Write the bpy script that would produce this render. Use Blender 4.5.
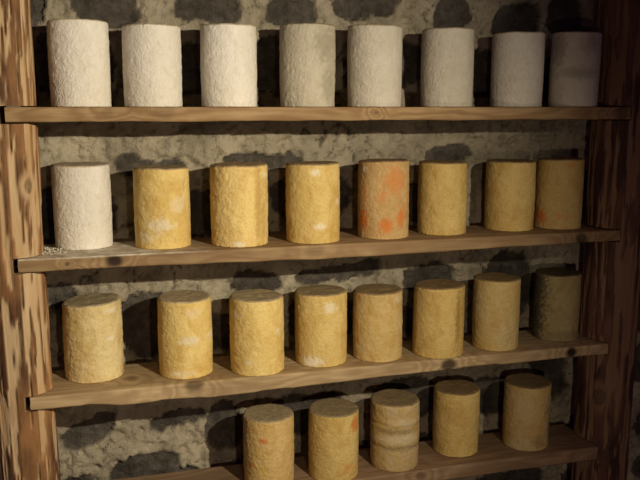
import bpy, math, random
from mathutils import Vector, noise, Matrix

for o in list(bpy.data.objects):
    bpy.data.objects.remove(o)
SC = bpy.context.scene
COL = SC.collection
CZ = 1.55            # eye height; the top shelf lies level with the eye

# ------------------------------------------------------------------ camera
cam_d = bpy.data.cameras.new('camera')
cam = bpy.data.objects.new('camera', cam_d)
COL.objects.link(cam)
cam_d.sensor_width = 36.0
cam_d.lens = 793.0 / 640.0 * 36.0
cam_d.clip_start = 0.02
cam.location = (0, 0, CZ)
cam.rotation_euler = (math.radians(90) - math.atan(133.0 / 793.0), 0, -math.radians(16.0))
SC.camera = cam

# ------------------------------------------------------------------ world, lamps, exposure
w = bpy.data.worlds.new('cellar_gloom')
SC.world = w
w.use_nodes = True
w.node_tree.nodes['Background'].inputs[0].default_value = (1.0, 0.46, 0.84, 1)
w.node_tree.nodes['Background'].inputs[1].default_value = 0.032


def spot(name, loc, target, energy, color, size, blend, radius):
    d = bpy.data.lights.new(name, 'SPOT')
    d.energy = energy
    d.color = color
    d.spot_size = math.radians(size)
    d.spot_blend = blend
    d.shadow_soft_size = radius
    o = bpy.data.objects.new(name, d)
    COL.objects.link(o)
    o.location = (loc[0], loc[1], loc[2] + CZ)
    v = Vector(target) - Vector(loc)
    o.rotation_euler = v.to_track_quat('-Z', 'Y').to_euler()
    return o


spot('cellar_lamp', (0.76, 0.15, 0.20), (-0.40, 1.6, -0.30), 97.0, (1.0, 0.875, 0.655), 105, 1.0, 0.012)
spot('low_cellar_lamp', (0.20, 0.0, -0.26), (0.60, 1.6, -1.0), 14.5, (1.0, 0.79, 0.58), 98, 1.0, 0.02)

SC.view_settings.view_transform = 'Standard'
SC.view_settings.look = 'None'
SC.view_settings.gamma = 1.0
SC.view_settings.use_curve_mapping = False
SC.view_settings.exposure = 0.0


# ------------------------------------------------------------------ helpers
def fbm(x, y, z, octv=3):
    a, s, t = 1.0, 0.0, 0.0
    for _ in range(octv):
        s += a * noise.noise(Vector((x, y, z)))
        t += a
        a *= 0.5
        x, y, z = x * 2.03 + 7.1, y * 2.03 + 3.3, z * 2.03 + 1.7
    return s / t


def sstep(a, b, x):
    t = max(0.0, min(1.0, (x - a) / (b - a)))
    return t * t * (3 - 2 * t)


def mesh_obj(name, verts, faces, mat, attrs=None, smooth=True):
    me = bpy.data.meshes.new(name)
    me.from_pydata(verts, [], faces)
    if attrs:
        for k, vals in attrs.items():
            at = me.attributes.new(k, 'FLOAT', 'POINT')
            at.data.foreach_set('value', vals)
    if smooth:
        me.polygons.foreach_set('use_smooth', [True] * len(me.polygons))
    me.materials.append(mat)
    me.update()
    o = bpy.data.objects.new(name, me)
    COL.objects.link(o)
    return o


def tag(o, label=None, cat=None, group=None, kind=None):
    if label: o['label'] = label
    if cat: o['category'] = cat
    if group: o['group'] = group
    if kind: o['kind'] = kind


class NT:
    """small wrapper that strings shader nodes together"""
    def __init__(self, name, rough=0.85, spec=0.25):
        self.m = bpy.data.materials.new(name)
        self.m.use_nodes = True
        self.t = self.m.node_tree
        self.b = self.t.nodes['Principled BSDF']
        self.b.inputs['Roughness'].default_value = rough
        self.b.inputs['Specular IOR Level'].default_value = spec
        self.tc = self.t.nodes.new('ShaderNodeTexCoord')

    def link(self, a, b): self.t.links.new(a, b)

    def obj(self, scale=(1, 1, 1), off=(0, 0, 0)):
        mp = self.t.nodes.new('ShaderNodeMapping')
        mp.inputs['Scale'].default_value = scale
        mp.inputs['Location'].default_value = off
        self.link(self.tc.outputs['Object'], mp.inputs['Vector'])
        return mp.outputs[0]

    def noise(self, vec, scale, detail=4, rough=0.6, dist=0.0):
        n = self.t.nodes.new('ShaderNodeTexNoise')
        n.inputs['Scale'].default_value = scale
        n.inputs['Detail'].default_value = detail
        n.inputs['Roughness'].default_value = rough
        n.inputs['Distortion'].default_value = dist
        self.link(vec, n.inputs['Vector'])
        return n.outputs['Fac']

    def voro(self, vec, scale, feature='F1'):
        n = self.t.nodes.new('ShaderNodeTexVoronoi')
        n.feature = feature
        n.inputs['Scale'].default_value = scale
        self.link(vec, n.inputs['Vector'])
        return n.outputs['Distance']

    def attr(self, name):
        n = self.t.nodes.new('ShaderNodeAttribute')
        n.attribute_name = name
        return n.outputs['Fac']

    def ramp(self, fac, stops):
        n = self.t.nodes.new('ShaderNodeValToRGB')
        e = n.color_ramp.elements
        while len(e) < len(stops): e.new(0.5)
        for k, (p, c) in enumerate(stops):
            e[k].position = p
            e[k].color = (c, c, c, 1) if isinstance(c, (int, float)) else (*c, 1)
        self.link(fac, n.inputs[0])
        return n.outputs[0]

    def mix(self, fac, a, b, mode='MIX'):
        n = self.t.nodes.new('ShaderNodeMix')
        n.data_type = 'RGBA'
        n.blend_type = mode
        for s, v in ((n.inputs[0], fac), (n.inputs[6], a), (n.inputs[7], b)):
            if hasattr(v, 'is_linked'): self.link(v, s)
            elif isinstance(v, (int, float)): s.default_value = v if s.type == 'VALUE' else (v, v, v, 1)
            else: s.default_value = (*v, 1)
        return n.outputs[2]

    def math(self, op, a, b=0.0, clamp=False):
        n = self.t.nodes.new('ShaderNodeMath')
        n.operation = op
        n.use_clamp = clamp
        for s, v in zip(n.inputs, (a, b)):
            if hasattr(v, 'is_linked'): self.link(v, s)
            else: s.default_value = v
        return n.outputs[0]

    def bump(self, h, dist, strength=1.0):
        n = self.t.nodes.new('ShaderNodeBump')
        n.inputs['Distance'].default_value = dist
        n.inputs['Strength'].default_value = strength
        self.link(h, n.inputs['Height'])
        self.link(n.outputs[0], self.b.inputs['Normal'])

    def color(self, c):
        self.link(c, self.b.inputs['Base Color'])


# ------------------------------------------------------------------ materials of the setting
def wall_material():
    k = NT('stone_and_mortar', 0.95, 0.1)
    v = k.obj()
    st = k.attr('stone')
    crack = k.attr('crack')
    n1 = k.noise(v, 9, 6, 0.65)
    n2 = k.noise(v, 55, 6, 0.7)
    mort = k.mix(k.ramp(n1, [(0.33, 0.0), (0.66, 1.0)]), (0.27, 0.235, 0.17), (0.54, 0.475, 0.35))
    mort = k.mix(k.ramp(n2, [(0.31, 0.7), (0.43, 0.0)]), mort, (0.09, 0.078, 0.052))  # pits darkened in the colour, standing in for shade the relief hardly shows
    ston = k.mix(k.ramp(n1, [(0.35, 0.0), (0.65, 1.0)]), (0.070, 0.060, 0.050), (0.175, 0.155, 0.130))
    ston = k.mix(k.ramp(n2, [(0.4, 0.5), (0.6, 0.0)]), ston, (0.035, 0.03, 0.025))
    c = k.mix(st, mort, ston)
    c = k.mix(crack, c, (0.03, 0.024, 0.018))
    k.color(c)
    h = k.math('ADD', k.math('MULTIPLY', n2, 0.7), k.math('MULTIPLY', k.noise(v, 160, 4, 0.7), 0.4))
    k.bump(h, 0.012, 1.0)
    return k.m


def floor_material():
    k = NT('earth_floor', 0.95, 0.1)
    v = k.obj()
    k.color(k.mix(k.noise(v, 6, 6), (0.07, 0.055, 0.04), (0.14, 0.12, 0.09)))
    k.bump(k.noise(v, 30, 6), 0.01)
    return k.m


def log_material(seed, tan, bark):
    k = NT('split_log_wood', 0.75, 0.3)
    v = k.obj((1, 1, 0.12), (seed, seed * 2.1, seed))
    b = k.attr('bark')
    g = k.noise(v, 70, 5, 0.65, 0.6)
    g2 = k.noise(k.obj((1, 1, 0.35), (0, seed, 0)), 14, 4)
    t2 = tuple(x * 0.80 for x in tan)
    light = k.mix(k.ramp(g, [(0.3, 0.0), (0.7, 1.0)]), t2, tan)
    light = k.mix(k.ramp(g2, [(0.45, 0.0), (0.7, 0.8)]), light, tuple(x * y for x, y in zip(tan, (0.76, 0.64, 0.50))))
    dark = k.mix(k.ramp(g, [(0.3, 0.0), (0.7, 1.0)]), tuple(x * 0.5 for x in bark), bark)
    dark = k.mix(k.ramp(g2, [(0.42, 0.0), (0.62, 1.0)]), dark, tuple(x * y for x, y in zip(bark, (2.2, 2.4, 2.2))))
    c = k.mix(b, light, dark)
    c = k.mix(k.attr('knot'), c, (0.05, 0.028, 0.013))
    k.color(c)
    k.bump(k.math('ADD', g, k.math('MULTIPLY', b, 0.6)), 0.004, 0.8)
    return k.m


def board_material(seed, light, dark, dust=0.0):
    k = NT('sawn_board_wood', 0.72, 0.25)
    v = k.obj((0.06, 1, 1), (seed, seed, seed))
    kn = k.attr('knot')
    g0 = k.noise(k.obj((0.22, 1, 1), (seed, 0, seed)), 9, 3, 0.5, 0.4)
    rings = k.math('SINE', k.math('ADD', k.math('MULTIPLY', g0, 75.0), k.math('MULTIPLY', k.attr('swirl'), 22.0)))
    rings = k.math('ADD', k.math('MULTIPLY', rings, 0.5), 0.5)
    fine = k.noise(v, 150, 5, 0.7)
    bl = k.noise(k.obj((0.35, 1, 1), (seed * 3, 1, 2)), 8, 4, 0.6)
    c = k.mix(k.math('MULTIPLY', rings, 0.7), light, dark)
    c = k.mix(k.ramp(fine, [(0.38, 0.45), (0.6, 0.0)]), c, dark)
    c = k.mix(k.ramp(bl, [(0.45, 0.0), (0.7, 0.65)]), c, tuple(x * 0.6 for x in dark))
    c = k.mix(kn, c, (0.028, 0.014, 0.008))
    if dust:
        # mould dust lying on the board, a stain with edges of its own
        c = k.mix(k.math('MULTIPLY', k.attr('dust'), k.ramp(k.noise(k.obj(), 60, 4), [(0.3, 0.3), (0.6, 1.0)])), c, (0.70, 0.65, 0.54))
    k.color(c)
    k.bump(k.math('ADD', fine, k.math('MULTIPLY', rings, 0.3)), 0.0015, 0.6)
    return k.m


# ------------------------------------------------------------------ the wall: rubble stones in crumbling mortar
# every stone, plus one patch of shaded mortar: centre x, centre z (from eye height), half width, half height, turn
stones = [
    (-0.125, 0.19, 0.055, 0.040, 0.1), (0.045, 0.205, 0.072, 0.045, -0.05), (0.245, 0.205, 0.072, 0.038, -0.15),
    (0.42, 0.20, 0.055, 0.030, 0.1), (0.60, 0.225, 0.075, 0.035, 0.0), (0.80, 0.205, 0.05, 0.045, 0.2),
    (0.96, 0.19, 0.065, 0.05, 0.0), (1.09, 0.215, 0.045, 0.06, 0.1),
    (0.125, -0.13, 0.075, 0.030, -0.15), (0.36, -0.115, 0.080, 0.020, 0.05), (0.80, -0.115, 0.055, 0.028, 0.3),
    (-0.03, 0.085, 0.085, 0.065, 0.0), (0.18, 0.075, 0.09, 0.055, 0.1), (0.40, 0.085, 0.085, 0.06, -0.1),
    (0.64, 0.09, 0.10, 0.055, 0.1), (0.89, 0.07, 0.09, 0.055, -0.1), (1.10, 0.07, 0.08, 0.06, 0.1),
    (-0.05, -0.215, 0.09, 0.055, 0.0), (0.22, -0.225, 0.10, 0.05, 0.1), (0.47, -0.205, 0.09, 0.055, 0.0),
    (0.73, -0.22, 0.10, 0.05, 0.05), (1.00, -0.22, 0.10, 0.05, -0.1),
    (-0.075, -0.395, 0.035, 0.030, -0.1), (0.105, -0.465, 0.062, 0.072, 0.25), (0.34, -0.385, 0.050, 0.028, 0.1),
    (0.27, -0.49, 0.065, 0.045, 0.0), (0.53, -0.375, 0.105, 0.022, 0.08), (0.50, -0.48, 0.09, 0.05, 0.0),
    (0.76, -0.40, 0.07, 0.03, 0.0), (0.74, -0.50, 0.09, 0.04, 0.1), (0.97, -0.43, 0.07, 0.08, 0.0),
    (-0.030, -0.690, 0.062, 0.030, 0.40), (0.085, -0.802, 0.078, 0.044, 0.12), (0.155, -0.682, 0.065, 0.020, 0.15),
    (0.262, -0.715, 0.042, 0.062, 0.0), (0.46, -0.71, 0.10, 0.05, 0.0), (0.70, -0.70, 0.09, 0.055, 0.1),  # first entry is mortar in shadow, its shade put in as stone colour
    (0.93, -0.71, 0.085, 0.05, 0.0), (1.10, -0.66, 0.05, 0.07, 0.0), (-0.16, -0.80, 0.06, 0.05, 0.0),
]
rs = random.Random(5)


def near_listed(x, z):
    return -0.22 < x < 1.2 and -0.83 < z < 0.26


zr = -1.50
while zr < 0.75:
    hh = rs.uniform(0.045, 0.075)
    xr = -1.0 + rs.uniform(0, 0.1)
    while xr < 2.3:
        ww = rs.uniform(0.06, 0.12)
        if not near_listed(xr + ww, zr + hh):
            stones.append((xr + ww, zr + hh + rs.uniform(-0.01, 0.01), ww * 0.9, hh * 0.8, rs.uniform(-0.15, 0.15)))
        xr += 2 * ww + 0.03
    zr += 2 * hh + 0.03
stone_bins = {}
for s in stones:
    for bx in range(int((s[0] - s[2] - 0.06) // 0.1), int((s[0] + s[2] + 0.06) // 0.1) + 1):
        for bz in range(int((s[1] - s[3] - 0.08) // 0.1), int((s[1] + s[3] + 0.08) // 0.1) + 1):
            stone_bins.setdefault((bx, bz), []).append(s)


def stone_at(x, z):
    wx = x + 0.028 * fbm(x * 14, z * 14, 3.1) + 0.006 * noise.noise(Vector((x * 70, z * 70, 1)))
    wz = z + 0.024 * fbm(x * 14, z * 14, 9.7) + 0.006 * noise.noise(Vector((x * 70, z * 70, 5)))
    best = -1.0
    for (cx, cz, rx, rz, a) in stone_bins.get((int(x // 0.1), int(z // 0.1)), ()):
        dx, dz = wx - cx, wz - cz
        ux = (dx * math.cos(a) + dz * math.sin(a)) / rx
        uz = (-dx * math.sin(a) + dz * math.cos(a)) / rz
        d = 1 - (abs(ux) ** 2.8 + abs(uz) ** 2.8) ** (1 / 2.8)
        best = max(best, d * min(rx, rz) / 0.05)
    return best


def wall():
    x0, x1, z0, z1 = -0.9, 2.2, -1.56, 0.7
    st = 0.005
    nx, nz = int((x1 - x0) / st), int((z1 - z0) / st)
    vs, fs, sa, ca = [], [], [], []
    for j in range(nz + 1):
        z = z0 + (z1 - z0) * j / nz
        for i in range(nx + 1):
            x = x0 + (x1 - x0) * i / nx
            d = stone_at(x, z)
            m = sstep(-0.01, 0.04, d)
            n = fbm(x * 11, z * 11, 0.5, 4)
            mort = 0.009 * n + 0.0042 * noise.noise(Vector((x * 90, z * 90, 2.0))) + 0.004 * noise.noise(Vector((x * 42, z * 42, 6.0)))
            pit = sstep(0.16, 0.42, noise.noise(Vector((x * 60, z * 60, 41))))
            mort -= 0.010 * pit
            # ragged breaks where mortar has flaked away
            fl = fbm(x * 6 + 4, z * 9, 8.8, 4)
            edge = sstep(0.0, 0.03, fl)
            mort -= 0.009 * edge
            facet = 0.010 * noise.noise(Vector((x * 16, z * 16, 33))) + 0.006 * noise.noise(Vector((x * 45, z * 45, 12)))
            rock = -0.014 + facet
            h = mort * (1 - m) + rock * m
            rc = abs(fbm(x * 10, z * 8, 21.0, 3))
            cr = (1 - sstep(0.004, 0.018, rc)) * (1 - m) * sstep(0.05, 0.2, fbm(x * 5, z * 5, 77) + 0.05)
            joint = (1 - sstep(0.0, 0.05, abs(d - 0.015))) * sstep(0.0, 0.25, fbm(x * 9, z * 9, 55) + 0.08)
            cr = max(cr, joint)
            h -= 0.006 * cr
            h = max(-0.03, min(0.008, h))
            vs.append((x, 1.695 - h, z + CZ))
            sa.append(m)
            ca.append(0.75 * cr)
    for j in range(nz):
        for i in range(nx):
            a = j * (nx + 1) + i
            fs.append((a, a + 1, a + nx + 2, a + nx + 1))
    # thickness behind the face
    base = len(vs)
    for (x, z) in ((x0, z0), (x1, z0), (x1, z1), (x0, z1)):
        vs.append((x, 2.05, z + CZ)); sa.append(1.0); ca.append(0.0)
    fs.append((base + 3, base + 2, base + 1, base))
    bl, br, tl, tr = 0, nx, nz * (nx + 1), nz * (nx + 1) + nx
    fs += [(bl, base, base + 1, br), (tr, base + 2, base + 3, tl), (tl, base + 3, base, bl), (br, base + 1, base + 2, tr)]
    o = mesh_obj('wall_back', vs, fs, wall_material(), {'stone': sa, 'crack': ca})
    tag(o, kind='structure')


wall()


def floor():
    vs, fs = [], []
    nx, ny = 62, 82
    for j in range(ny + 1):
        for i in range(nx + 1):
            x, y = -0.9 + 3.1 * i / nx, -2.4 + 4.1 * j / ny
            vs.append((x, y, 0.006 * fbm(x * 4, y * 4, 1) - 0.006))
    for j in range(ny):
        for i in range(nx):
            a = j * (nx + 1) + i
            fs.append((a, a + 1, a + nx + 2, a + nx + 1))
    tag(mesh_obj('floor', vs, fs, floor_material()), kind='structure')


floor()

# ------------------------------------------------------------------ shelves
# z of the top face below the eye, thickness, left end, right end, depth, knots (x, y, z rel, radius, strength)
SHELVES = [
    dict(z=0.0, t=0.0265, x0=-0.143, x1=1.136, back=1.672, seed=1.3, light=(0.42, 0.285, 0.145), dark=(0.235, 0.13, 0.055), dust=0,
         knots=[(1.115, 1.5, -0.012, 0.018, .6), (0.03, 1.5, -0.01, 0.012, .25), (0.13, 1.5, -0.008, 0.02, .2), (0.545, 1.5, -.012, 0.006, .5)],
         label='top shelf board, level with the eye, carrying eight white cheeses'),
    dict(z=-0.272, t=0.024, belly=0.005, bx=0.5, x0=-0.137, x1=1.130, back=1.660, seed=4.7, light=(0.40, 0.28, 0.145), dark=(0.24, 0.14, 0.066), dust=1,
         knots=[(0.031, 1.5, -0.010, 0.016, 1), (-0.052, 1.5, -0.012, 0.004, .9), (1.03, 1.5, -0.014, 0.017, .8), (0.42, 1.5, -0.01, 0.02, .25)],
         label='second shelf board from the top, one white cheese then seven yellow ones on it'),
    dict(z=-0.534, t=0.025, belly=0.009, bx=0.22, x0=-0.131, x1=1.116, back=1.655, seed=8.9, light=(0.54, 0.40, 0.225), dark=(0.33, 0.22, 0.11), dust=0,
         knots=[(0.175, 1.5, -0.004, 0.018, .6), (0.718, 1.5, -0.014, 0.019, .85), (1.02, 1.5, -0.012, 0.016, 1), (0.055, 1.56, 0, 0.014, .4)],
         label='third shelf board from the top with a chipped lower edge, eight yellow cheeses on it'),
    dict(z=-0.783, t=0.031, x0=-0.128, x1=1.105, back=1.645, seed=2.2, light=(0.34, 0.225, 0.13), dark=(0.20, 0.12, 0.065), dust=0,
         knots=[(0.66, 1.5, -0.012, 0.015, .4)],
         label='lowest shelf board in view, five yellow cheeses standing on its right part'),
]


def shelf(S):
    y0, y1 = 1.5, S['back']
    L = S['x1'] - S['x0']
    nx = 300
    prof = []                       # cross-section in (y, z) with worn corners
    W, T, r = y1 - y0, S['t'], 0.003
    ny = 26
    for i in range(ny + 1): prof.append((r + (W - 2 * r) * i / ny, 0.0, 0))
    prof.append((W - r * 0.3, -r * 0.3, 0))
    for i in range(5): prof.append((W, -r - (T - 2 * r) * i / 4, 0))
    for i in range(ny + 1): prof.append((W - r - (W - 2 * r) * i / ny, -T, 0))
    prof.append((r * 0.3, -T + r * 0.3, 0))
    for i in range(9): prof.append((0.0, -T + r + (T - 2 * r) * i / 8, 0))
    prof.append((r * 0.3, -r * 0.3, 0))
    n = len(prof)
    vs, kn, sw, du = [], [], [], []
    sd = S['seed']
    for i in range(nx + 1):
        x = S['x0'] + L * i / nx
        for (py, pz, _) in prof:
            front = 1 - sstep(0, 0.02, py)
            bot = sstep(-0.2 * T, -T, pz)
            y = y0 + py + front * (0.0016 * noise.noise(Vector((x * 9, sd, pz * 60))))
            z = S['z'] + pz
            if pz < -T * 0.5:
                z += 0.0018 * noise.noise(Vector((x * 13, py * 8, sd)))
                z -= S.get('belly', 0) * sstep(S['x0'] + 0.058, S['x0'] + 0.16, x) * math.exp(-((x - S.get('bx', 0.3)) / 0.30) ** 2)      # the board is thicker where it was sawn crooked
                if S is SHELVES[2] and py < 0.03:
                    z += 0.0022 * sstep(0.05, 0.35, noise.noise(Vector((x * 10 + 3.1, 0, 4.4)))) * front
            xx = x
            if i in (0, nx):
                xx += 0.0015 * noise.noise(Vector((py * 50, pz * 90, sd)))
            vs.append((xx, y, z + CZ))
            k = s_ = 0.0
            for (kx, ky, kz, kr, ks) in S['knots']:
                wob = 1 + 0.25 * noise.noise(Vector((x * 60, pz * 60, kx)))
                d = math.sqrt(((x - kx) * 0.8) ** 2 + ((y - ky) * 0.9) ** 2 + ((z - S['z'] - kz)) ** 2) / (kr * wob)
                k = max(k, ks * (1 - sstep(0.45, 1.0, d)))
                s_ += math.exp(-(d * 0.42) ** 2) * min(1, ks * 1.6)
            kn.append(min(1, k)); sw.append(s_)
            dd = 0.0
            if S['dust'] and pz > -0.001:
                dd = 1.0 * (1 - sstep(0.08, 0.26, x + 0.05 * fbm(x * 20, y * 20, 2)))
                dd *= 1 - 0.4 * sstep(0.0, 0.3, fbm(x * 30, y * 30, 6))
            du.append(dd)
    fs = []
    for i in range(nx):
        for j in range(n):
            a, b = i * n + j, i * n + (j + 1) % n
            fs.append((a, a + n, b + n, b))
    fs.append(tuple(range(n)))
    fs.append(tuple(nx * n + j for j in reversed(range(n))))
    o = mesh_obj('shelf_board', vs, fs, board_material(sd, S['light'], S['dark'], S['dust']), {'knot': kn, 'swirl': sw, 'dust': du})
    for p in o.data.polygons[-2:]: p.use_smooth = False
    try:
        o.data.set_sharp_from_angle(angle=math.radians(50))
    except Exception:
        pass
    tag(o, S['label'], 'shelf', 'rough wooden shelf boards between the posts')


for S in SHELVES: shelf(S)


# ------------------------------------------------------------------ posts: peeled logs, notched for the boards
def post(cx_f, cy, rx, ry, side, slot_x, seed, thr, mat, label, knots):
    """side +1: the shelves lie towards +x of this post; slot_x(z) = how far the notch is cut"""
    slots = [(S['z'] - S['t'] - 0.003, S['z'] + 0.002) for S in SHELVES]
    zs = []
    z = -1.556
    while z < 0.62:
        zs.append(z); z += 0.005
    zs = [z for z in zs if all(abs(z - a) > 0.003 and abs(z - b) > 0.003 for a, b in slots)]
    for a, b in slots:
        zs += [a - 1e-5, a + 1e-5, b - 1e-5, b + 1e-5]
    zs.sort()
    NA = 120
    vs, ba, kn = [], [], []
    for z in zs:
        inslot = [k for k, (a, b) in enumerate(slots) if a < z < b]
        c0 = cx_f(z)
        lim = None
        if inslot:
            S = SHELVES[inslot[0]]
            lim = (S['x0'] - 0.0095) if side > 0 else (S['x1'] + 0.003)
        for i in range(NA):
            a = 2 * math.pi * i / NA
            ca, sa = math.cos(a), math.sin(a)
            e = 2 / 2.5
            px = math.copysign(abs(ca) ** e, ca)
            py = math.copysign(abs(sa) ** e, sa)
            n1 = fbm(ca * 2.2 + seed, sa * 2.2, z * 1.1, 3)
            n2 = fbm(ca * 4.6 + seed, sa * 4.6, z * 5.5 + 5, 3)
            n3 = noise.noise(Vector((ca * 14 + seed, sa * 14, z * 13)))
            bk = sstep(thr - 0.05, thr + 0.05, n2 + 0.25 * n1 + 0.16 * n3)
            f = 1 + 0.10 * n1 + 0.035 * bk + 0.03 * n2
            x = c0 + px * rx * f
            y = cy + py * ry * (1 + 0.04 * n1 + 0.045 * bk)
            k = 0.0
            for (ka, kz, kr) in knots:
                da = (a - ka + math.pi) % (2 * math.pi) - math.pi
                d = math.hypot(da * rx * 1.0, (z - kz) * 0.75) / kr
                k = max(k, (0.75 - 0.4 * math.sin(min(d, 1) * 9.0) ** 2) * (1 - sstep(0.8, 1.1, d)))
                if d < 2.2: bk *= sstep(0.9, 2.2, d)
            if lim is not None:
                cut = (x > lim) if side > 0 else (x < lim)
                if cut:
                    x = lim
                    bk *= 0.3
            vs.append((x, y, z + CZ)); ba.append(bk); kn.append(k)
    fs = []
    for j in range(len(zs) - 1):
        for i in range(NA):
            a, b = j * NA + i, j * NA + (i + 1) % NA
            fs.append((a, b, b + NA, a + NA))
    fs.append(tuple(reversed(range(NA))))
    fs.append(tuple((len(zs) - 1) * NA + i for i in range(NA)))
    o = mesh_obj('log_post', vs, fs, mat, {'bark': ba, 'knot': kn})
    try:
        o.data.set_sharp_from_angle(angle=math.radians(48))
    except Exception:
        pass
    tag(o, label, 'post', 'peeled log posts that carry the shelves')


post(lambda z: -0.150 + 0.006 * sstep(-0.25, -0.8, z), 1.562, 0.053, 0.060, +1, None, 3.0, -0.028,
     log_material(1.0, (0.64, 0.46, 0.265), (0.145, 0.066, 0.028)),
     'pale tan peeled log post with brown bark streaks at the left shelf ends', [(5.45, -0.14, 0.012)])
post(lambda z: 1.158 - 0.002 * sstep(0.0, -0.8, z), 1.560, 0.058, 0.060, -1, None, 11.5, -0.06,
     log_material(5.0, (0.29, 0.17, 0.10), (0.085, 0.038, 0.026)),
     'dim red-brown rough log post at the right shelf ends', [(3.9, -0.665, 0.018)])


# ------------------------------------------------------------------ cheeses
def cheese_material(P, idx):
    """P: body colour pair, top colour, list of patches"""
    white = P['kind'] == 'white'
    k = NT('%s_rind' % P['kind'], 0.92 if white else 0.82, 0.12)
    sd = idx * 3.7
    v = k.obj((1, 1, 1), (sd, sd * 0.7, sd * 1.3))
    big = k.noise(k.obj((1, 1, 0.6), (sd, 0, sd)), 16, 4, 0.6, 0.3)
    mid = k.noise(v, 60, 5, 0.65, 0.5)
    fine = k.noise(v, 260, 3, 0.6)
    a, b = P['a'], P['b']
    c = k.mix(k.ramp(big, [(0.36, 0.0), (0.64, 1.0)]), a, b)
    if white:
        c = k.mix(k.ramp(mid, [(0.33, 0.30), (0.5, 0.0)]), c, tuple(x * y for x, y in zip(b, (0.72, 0.68, 0.6))))
    else:
        c = k.mix(k.ramp(mid, [(0.35, 0.0), (0.65, 0.35)]), c, tuple(min(1, x * y) for x, y in zip(a, (1.12, 1.12, 1.35))))
        c = k.mix(k.ramp(fine, [(0.32, 0.35), (0.46, 0.0)]), c, tuple(x * 0.55 for x in b))
        spots = k.noise(k.obj((1, 1, 0.7), (sd * 2, sd, 0)), 34, 5, 0.65, 0.4)
        c = k.mix(k.ramp(spots, [(0.48, 0.0), (0.66, P.get('mottle', 0.55))]), c, tuple(x * y for x, y in zip(b, (0.82, 0.72, 0.6))))
    c = k.mix(k.attr('pale'), c, (0.80, 0.72, 0.52))
    c = k.mix(k.attr('orange'), c, (0.62, 0.20, 0.045))
    c = k.mix(k.attr('grime'), c, P.get('grimecol', (0.12, 0.10, 0.055)))
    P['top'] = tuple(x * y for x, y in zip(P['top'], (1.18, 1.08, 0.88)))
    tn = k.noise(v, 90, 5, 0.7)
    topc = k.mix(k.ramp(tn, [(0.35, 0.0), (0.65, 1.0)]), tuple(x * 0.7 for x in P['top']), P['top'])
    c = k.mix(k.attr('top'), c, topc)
    k.color(c)
    crease = k.math('ABSOLUTE', k.math('SUBTRACT', k.noise(k.obj((1.0, 1.0, 0.8), (sd, sd, 0)), 85, 3, 0.55, 0.8), 0.5))
    crease = k.ramp(crease, [(0.0, 0.0), (0.12, 1.0)])
    h = k.math('ADD', k.math('MULTIPLY', crease, P.get('crease', 0.5)), k.math('ADD', k.math('MULTIPLY', mid, 0.9), k.math('MULTIPLY', fine, 0.35)))
    k.bump(h, 0.0020 if white else 0.0020, 0.5)
    return k.m


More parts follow.
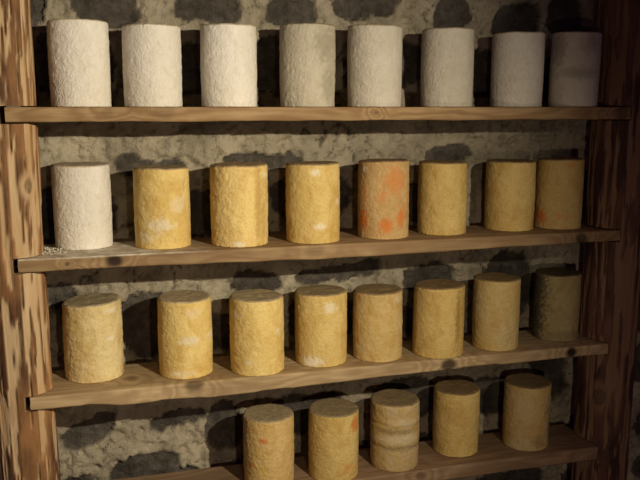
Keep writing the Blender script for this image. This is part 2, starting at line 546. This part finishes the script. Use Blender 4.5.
def cheese(idx, x, y, R, H, zb, P, label, cat='cheese', group=None):
    NA, NZ, NR = 128, 60, 12
    rr = 0.005
    sd = idx * 5.31
    rnd = random.Random(idx * 17 + 3)
    lean = (rnd.uniform(-0.005, 0.005) + P.get('lean', 0), rnd.uniform(-0.004, 0.004))
    tilt = P.get('tilt', (rnd.uniform(-0.02, 0.02), rnd.uniform(-0.02, 0.02)))
    taper = rnd.uniform(-0.006, 0.006)
    prof = []
    prof += [(R * t / NR, 0.0, 0) for t in range(1, NR)]
    for t in range(0, 5):
        a = -math.pi / 2 + math.pi / 2 * t / 4
        prof.append((R - rr * 0.3 + rr * 0.3 * math.cos(a), rr * 0.3 + rr * 0.3 * math.sin(a), 0))
    for t in range(1, NZ):
        prof.append((R, rr * 0.3 + (H - rr * 1.3) * t / NZ, 0))
    for t in range(0, 6):
        a = math.pi / 2 * t / 5
        prof.append((R - rr + rr * math.cos(a), H - rr + rr * math.sin(a), 1 if t > 2 else 0))
    prof += [((R - rr) * (1 - t / NR), H, 1) for t in range(1, NR)]
    vs, fs = [(0, 0, 0.0)], []
    A = {n: [0.0] for n in ('top', 'pale', 'orange', 'grime')}

    def shape(r, z, ca, sa, top):
        n1 = noise.noise(Vector((ca * 0.9 + sd, sa * 0.9, z * 9)))
        n2 = fbm(ca * 4 + sd, sa * 4, z * 70, 3)
        n3 = abs(noise.noise(Vector((ca * 10 + sd + 0.8 * n2, sa * 10, z * 150))))
        fr = r / R
        g = P.get('rough', 1.0)
        rad = r * (1 + 0.011 * n1 + taper * (z / H * 2 - 1)) + fr * g * (0.0011 * n2 - 0.0008 * (1 - sstep(0, 0.22, n3)))
        bands = P.get('bands', 0)
        if bands:
            rad += -fr * 0.0016 * max(0, math.cos(z / H * math.pi * 2 * bands + 1.2 * n1)) ** 6
        bulge = -fr * 0.0004 * math.cos(z / H * math.pi * 2)
        rad += bulge
        xx, yy = rad * ca, rad * sa
        zz = z
        wt = (z / H)
        zz += wt * (tilt[0] * xx + tilt[1] * yy)
        if z > H * 0.9:
            zz += P.get('rough', 1.0) * 0.0012 * fbm(xx * 70 + sd, yy * 70, 2, 3) + 0.0015 * noise.noise(Vector((ca * 1.5 * fr + sd, sa * 1.5 * fr, 5)))
        xx += lean[0] * z
        yy += lean[1] * z
        return xx, yy, max(0.0, zz)

    for (r, z, tp) in prof:
        for i in range(NA):
            a = 2 * math.pi * i / NA
            ca, sa = math.cos(a), math.sin(a)
            vs.append(shape(r, z, ca, sa, tp))
            # u: -1..1 across the face turned to the aisle, w: 0..1 upward
            wv = z / H
            wob = 1.1 * fbm(ca * 9 + sd, sa * 9, z * 150, 4)
            fade = sstep(R * 0.80, R * 0.97, r + R * 0.02 * noise.noise(Vector((ca * 8, sa * 8, sd))))
            A['top'].append((1.0 if z > H - rr * 0.55 else 0.0) * 1.0)
            for nm in ('pale', 'orange', 'grime'):
                val = 0.0
                for (u, wz, ru, rw, s) in P.get(nm, ()):
                    # patch centre angle: measured from the direction of the aisle
                    ang = math.atan2(sa, ca) - (-math.pi / 2 - 0.25)
                    ang = (ang + math.pi) % (2 * math.pi) - math.pi
                    uu = ang / (math.pi / 2)
                    if z > H - 0.001 and wz <= 1: continue
                    if wz > 1:
                        if z < H - 0.003: continue
                        d = math.hypot(r * ca / R - u, r * sa / R + ru) / rw
                    else:
                        d = math.hypot((uu - u) / ru, (wv - wz) / rw)
                    d += wob
                    val = max(val, s * (1 - sstep(0.45, 1.15, d)) * (1.0 + 0.6 * wob))
                A[nm].append(max(0.0, min(1, val)))
    last = len(vs)
    vs.append((lean[0] * H, lean[1] * H, H))
    A['top'].append(1.0)
    for n in ('pale', 'orange', 'grime'): A[n].append(0.0)
    rows = len(prof)
    for i in range(NA):
        fs.append((0, 1 + (i + 1) % NA, 1 + i))
        fs.append((last, 1 + (rows - 1) * NA + i, 1 + (rows - 1) * NA + (i + 1) % NA))
    for j in range(rows - 1):
        for i in range(NA):
            a, b = 1 + j * NA + i, 1 + j * NA + (i + 1) % NA
            fs.append((a, b, b + NA, a + NA))
    m = cheese_material(P, idx)
    o = mesh_obj('cheese', vs, fs, m, A)
    o.location = (x, y, zb + CZ + 0.0004)
    tag(o, label, cat, group)
    return o


def W(v=0.0, **kw):   # young white rind, v = how far it has greyed
    a = tuple(p + (q - p) * v for p, q in zip((0.86, 0.82, 0.74), (0.48, 0.425, 0.30)))
    b = tuple(p + (q - p) * v for p, q in zip((0.78, 0.73, 0.63), (0.40, 0.35, 0.235)))
    d = dict(kind='white', a=a, b=b, top=tuple(x * 0.75 for x in b), crease=0.7)
    d.update(kw)
    return d


def Y(v=0.0, top=(0.36, 0.30, 0.19), **kw):   # ripening yellow rind
    a = tuple(p + (q - p) * v for p, q in zip((0.80, 0.615, 0.235), (0.52, 0.37, 0.125)))
    b = tuple(p + (q - p) * v for p, q in zip((0.68, 0.475, 0.135), (0.42, 0.27, 0.08)))
    d = dict(kind='yellow', a=a, b=b, top=top, crease=0.45)
    d.update(kw)
    return d


# every cheese: x, y of its centre, radius, height (metres), shelf by shelf
GEO = [
    (-0.0142, 1.6000, 0.0557, 0.1580),
    (0.1206, 1.6000, 0.0559, 0.1535),
    (0.2714, 1.6100, 0.0556, 0.1590),
    (0.4344, 1.6100, 0.0570, 0.1635),
    (0.5797, 1.6050, 0.0571, 0.1650),
    (0.7456, 1.6050, 0.0559, 0.1635),
    (0.9115, 1.6000, 0.0563, 0.1595),
    (1.0323, 1.5650, 0.0531, 0.1595),
    (-0.0218, 1.6220, 0.0553, 0.1625),
    (0.1296, 1.5852, 0.0544, 0.1560),
    (0.2809, 1.5680, 0.0575, 0.1600),
    (0.4335, 1.5638, 0.0555, 0.1600),
    (0.5914, 1.5737, 0.0540, 0.1620),
    (0.7332, 1.5858, 0.0530, 0.1555),
    (0.9036, 1.5962, 0.0549, 0.1535),
    (1.0248, 1.5891, 0.0527, 0.1570),
    (-0.0140, 1.6058, 0.0575, 0.1555),
    (0.1661, 1.5745, 0.0541, 0.1580),
    (0.3106, 1.5528, 0.0554, 0.1555),
    (0.4524, 1.5699, 0.0553, 0.1535),
    (0.5789, 1.5656, 0.0534, 0.1485),
    (0.7158, 1.5529, 0.0554, 0.1535),
    (0.8611, 1.5625, 0.0518, 0.1590),
    (1.0352, 1.5925, 0.0530, 0.1550),
    (0.3325, 1.5530, 0.0533, 0.1500),
    (0.4740, 1.5475, 0.0539, 0.1485),
    (0.6183, 1.5569, 0.0541, 0.1515),
    (0.7814, 1.5859, 0.0524, 0.1500),
    (0.9549, 1.5702, 0.0535, 0.1530),
]
g1, g2, g3, g4 = ('white cheeses on the top shelf', 'cheeses on the second shelf', 'yellow cheeses on the third shelf', 'yellow cheeses on the lowest shelf')
row1 = [
    (W(0.02, rough=1.0, pale=()), 'bright chalk white cheese at the tan log post end of the top shelf'),
    (W(0.10, rough=1.0), 'creamy white cheese, second along the top shelf from the tan log post'),
    (W(0.0, rough=0.9), 'cleanest brightest white cheese, third along the top shelf from the tan log post'),
    (W(0.72, rough=1.3, grime=[(0.45, 0.75, 0.35, 0.25, .35), (0.5, 0.25, 0.2, 0.2, .3)], top=(0.3, 0.26, 0.18)), 'beige-grey cheese with brownish stains, fourth along the top shelf from the tan log post'),
    (W(0.42, rough=0.8), 'smooth off-white cheese, fifth along the top shelf from the tan log post'),
    (W(0.55, rough=0.6), 'pale greyish cheese, third along the top shelf from the dim right log post'),
    (W(0.33, rough=0.6), 'dull cream cheese, last but one on the top shelf, touching distance from a stained one'),
    (W(0.60, rough=0.6, lean=0.02, grime=[(-0.1, 0.45, 0.7, 0.09, .35), (-0.7, 0.8, 0.3, 0.3, .4), (0.2, 0.85, .3, .15, .25)]), 'greyish stained cheese at the dim right log post end of the top shelf'),
]
i = 0
for (P, lab) in row1:
    cheese(i, *GEO[i], 0.0, P, lab, group=g1); i += 1

row2 = [
    (W(0.05, rough=1.0), 'only white cheese on the second shelf, beside the tan log post'),
    (Y(0.15, pale=[(0.05, 0.30, 0.35, 0.10, .7), (0.5, 0.55, 0.25, 0.12, .45), (-.3, .15, .3, .08, .5)], top=(.40, .33, .22)), 'yellow cheese with whitish low patch, next to the white one, second shelf'),
    (Y(0.05, rough=1.5, pale=[(0.75, 0.87, 0.12, 0.05, .6), (0.0, 0.04, 0.2, 0.04, .8), (-.6, .5, .1, .05, .5)], b=(0.66, 0.46, 0.17), grime=[(0.52, 0.5, 0.13, 0.75, .8), (0.66, 0.3, 0.12, 0.5, .7)], grimecol=(0.50, 0.33, 0.10), top=(.40, .31, .19)), 'bright golden rough-rinded cheese, second yellow one on the second shelf'),
    (Y(0.35, pale=[(0.05, 0.90, 0.13, 0.05, .9), (0.15, 0.22, 0.16, 0.05, .8), (0.7, 0.52, 0.12, 0.05, .6)], top=(.32, .25, .16)), 'yellow cheese with small white dots, left neighbour of the orange-red blotched cheese'),
    (Y(0.55, a=(0.60, 0.42, 0.18), b=(0.50, 0.32, 0.13), orange=[(-0.62, 0.25, 0.18, 0.15, 1), (0.0, 0.18, 0.20, 0.12, .9), (0.40, 0.28, 0.16, 0.16, .9), (0.25, 0.75, 0.35, 0.20, .6), (-0.1, .55, .15, .1, .45), (-0.6, 0.6, .12, .15, .5), (.7, .5, .1, .2, .5)], pale=[(-.6, .9, .1, .05, .5)], top=(.28, .19, .12)), 'strongly orange-red blotched cheese on the second shelf'),
    (Y(0.55, top=(.26, .19, .11)), 'plain mustard yellow cheese just after the orange-red blotched one on the second shelf'),
    (Y(0.45, top=(.27, .20, .11)), 'evenly golden cheese on the second shelf, close beside the one with orange side spots'),
    (Y(0.55, orange=[(-0.72, 0.18, 0.22, 0.14, .9), (-0.15, 0.20, 0.10, 0.05, .6), (0.95, 0.5, 0.12, 0.14, .7), (0.15, 0.92, 0.2, 0.05, .5)], a=(0.56, .42, .17), top=(.27, .19, .11)), 'yellow cheese with orange side spots, last on the second shelf by the dim post'),
]
for (P, lab) in row2:
    cheese(i, *GEO[i], -0.272, P, lab, group=g2); i += 1

row3 = [
    (Y(0.05, rough=1.5, a=(.76, .63, .32), b=(.64, .47, .17), pale=[(0.55, 0.55, 0.14, 0.03, .9), (.6, .9, .2, .05, .6)], top=(.42, .37, .27), tilt=(.05, .0)), 'broad pale yellow cheese on the third shelf beside the tan log post'),
    (Y(0.0, rough=1.0, pale=[(0.2, 0.50, 0.30, 0.07, .7), (0.9, 0.52, .25, .05, .6), (.3, .85, .25, .06, .35), (0.0, .07, .4, .05, .5)], top=(.45, .38, .27)), 'bright yellow cheese with a white smudge at mid height on the third shelf'),
    (Y(0.08, rough=1.3, pale=[(-0.15, 0.18, 0.07, 0.03, .9), (0.62, 0.57, 0.12, 0.06, .5), (-.5, .8, .2, .08, .4)], top=(.42, .35, .24)), 'warm yellow cheese with one tiny white dot near its foot, third on the third shelf'),
    (Y(0.30, pale=[(0.2, 0.83, 0.2, 0.09, .75), (-0.25, 0.07, 0.35, 0.09, .9)], top=(.34, .27, .17)), 'yellow cheese with pale round spot near its top and whitish foot, third shelf'),
    (Y(0.38, a=(.60, .46, .22), pale=[(.55, .9, .25, .07, .3)], top=(.29, .22, .13)), 'dull straw-coloured cheese, fifth on the third shelf, before the brownish streaked one'),
    (Y(0.50, grime=[(0.42, 0.6, 0.10, 0.5, .7)], grimecol=(0.30, 0.19, 0.05), top=(.27, .19, .11)), 'mustard yellow cheese with a darker upright streak on the third shelf'),
    (Y(0.50, a=(.58, .45, .20), tilt=(0, .0), top=(.25, .19, .10)), 'straw yellow cheese on the third shelf, next to the dark olive one'),
    (Y(1.0, a=(.43, .35, .16), b=(.32, .255, .11), grimecol=(.085, .07, .045), grime=[(-0.95, 0.55, 0.50, 1.3, 1), (0.1, .08, .9, .10, .4)], top=(.13, .11, .065)), 'dark olive cheese with a darker left side, last on the third shelf by the dim right log post'),  # full-height darker patch over the left side of this cheese
]
for (P, lab) in row3:
    cheese(i, *GEO[i], -0.534, P, lab, group=g3); i += 1

row4 = [
    (Y(0.35, a=(.66, .47, .22), rough=1.3, orange=[(-0.1, 0.72, 0.12, 0.05, .8), (-.45, .35, .12, .06, .6), (-0.35, 1.5, 0.35, 0.30, .8), (-.5, .85, .3, .05, .3)], top=(.34, .29, .20)), 'yellow cheese with orange freckles and blushing top, first on the lowest shelf'),
    (Y(0.50, orange=[(0.62, 0.82, 0.20, 0.13, .9), (0.4, .2, .25, .1, .35), (-.4, .75, .1, .1, .3)], top=(.27, .22, .14)), 'yellow cheese with one orange patch at its upper edge, second on the lowest shelf'),
    (Y(0.58, bands=3, a=(.52, .40, .21), pale=[(0, .5, 1.0, .08, .35), (0.2, .75, .6, .06, .3)], grime=[(-.1, .62, .9, .05, .45), (0, .35, .9, .05, .4)], top=(.24, .19, .12)), 'banded yellow cheese ringed with brownish grooves, third on the lowest shelf'),
    (Y(0.45, top=(.22, .16, .09)), 'plain yellow cheese on the lowest shelf between the banded one and the grey-speckled one'),
    (Y(0.58, a=(.50, .39, .19), grime=[(0.75, 0.35, 0.28, 0.22, .6), (0.2, 0.15, 0.25, 0.10, .35), (.5, .6, .2, .1, .3)], top=(.20, .15, .09)), 'tan cheese with grey-brown mould spots, last on the lowest shelf toward the dim log post'),
]
for (P, lab) in row4:
    cheese(i, *GEO[i], -0.783, P, lab, group=g4); i += 1


# ------------------------------------------------------------------ crumbs of rind in the corner of the second shelf
def crumbs():
    rnd = random.Random(4)
    vs, fs = [], []
    for _ in range(110):
        t = rnd.random()
        cx = -0.098 + 0.045 * t * rnd.random() + 0.01 * rnd.random()
        cy = 1.535 + 0.075 * rnd.random()
        r = rnd.choice((1, 1, 1.6, 2.2)) * rnd.uniform(0.0006, 0.0012)
        b = len(vs)
        nA, nB = 7, 4
        for j in range(nB + 1):
            th = math.pi * j / nB
            for q in range(nA):
                ph = 2 * math.pi * q / nA
                rr = r * (1 + rnd.uniform(-0.3, 0.3))
                vs.append((cx + rr * math.sin(th) * math.cos(ph), cy + rr * math.sin(th) * math.sin(ph), CZ - 0.272 + r * 0.8 + 0.8 * r * math.cos(th)))
        for j in range(nB):
            for q in range(nA):
                a0, a1 = b + j * nA + q, b + j * nA + (q + 1) % nA
                fs.append((a0, a0 + nA, a1 + nA, a1))
    k = NT('rind_crumb', 0.95, 0.1)
    k.color(k.mix(k.noise(k.obj(), 200), (0.5, 0.45, 0.36), (0.7, 0.66, 0.57)))
    o = mesh_obj('rind_crumbs', vs, fs, k.m)
    tag(o, 'white rind crumbs scattered on the second shelf against the tan log post', 'crumbs', None, 'stuff')


crumbs()
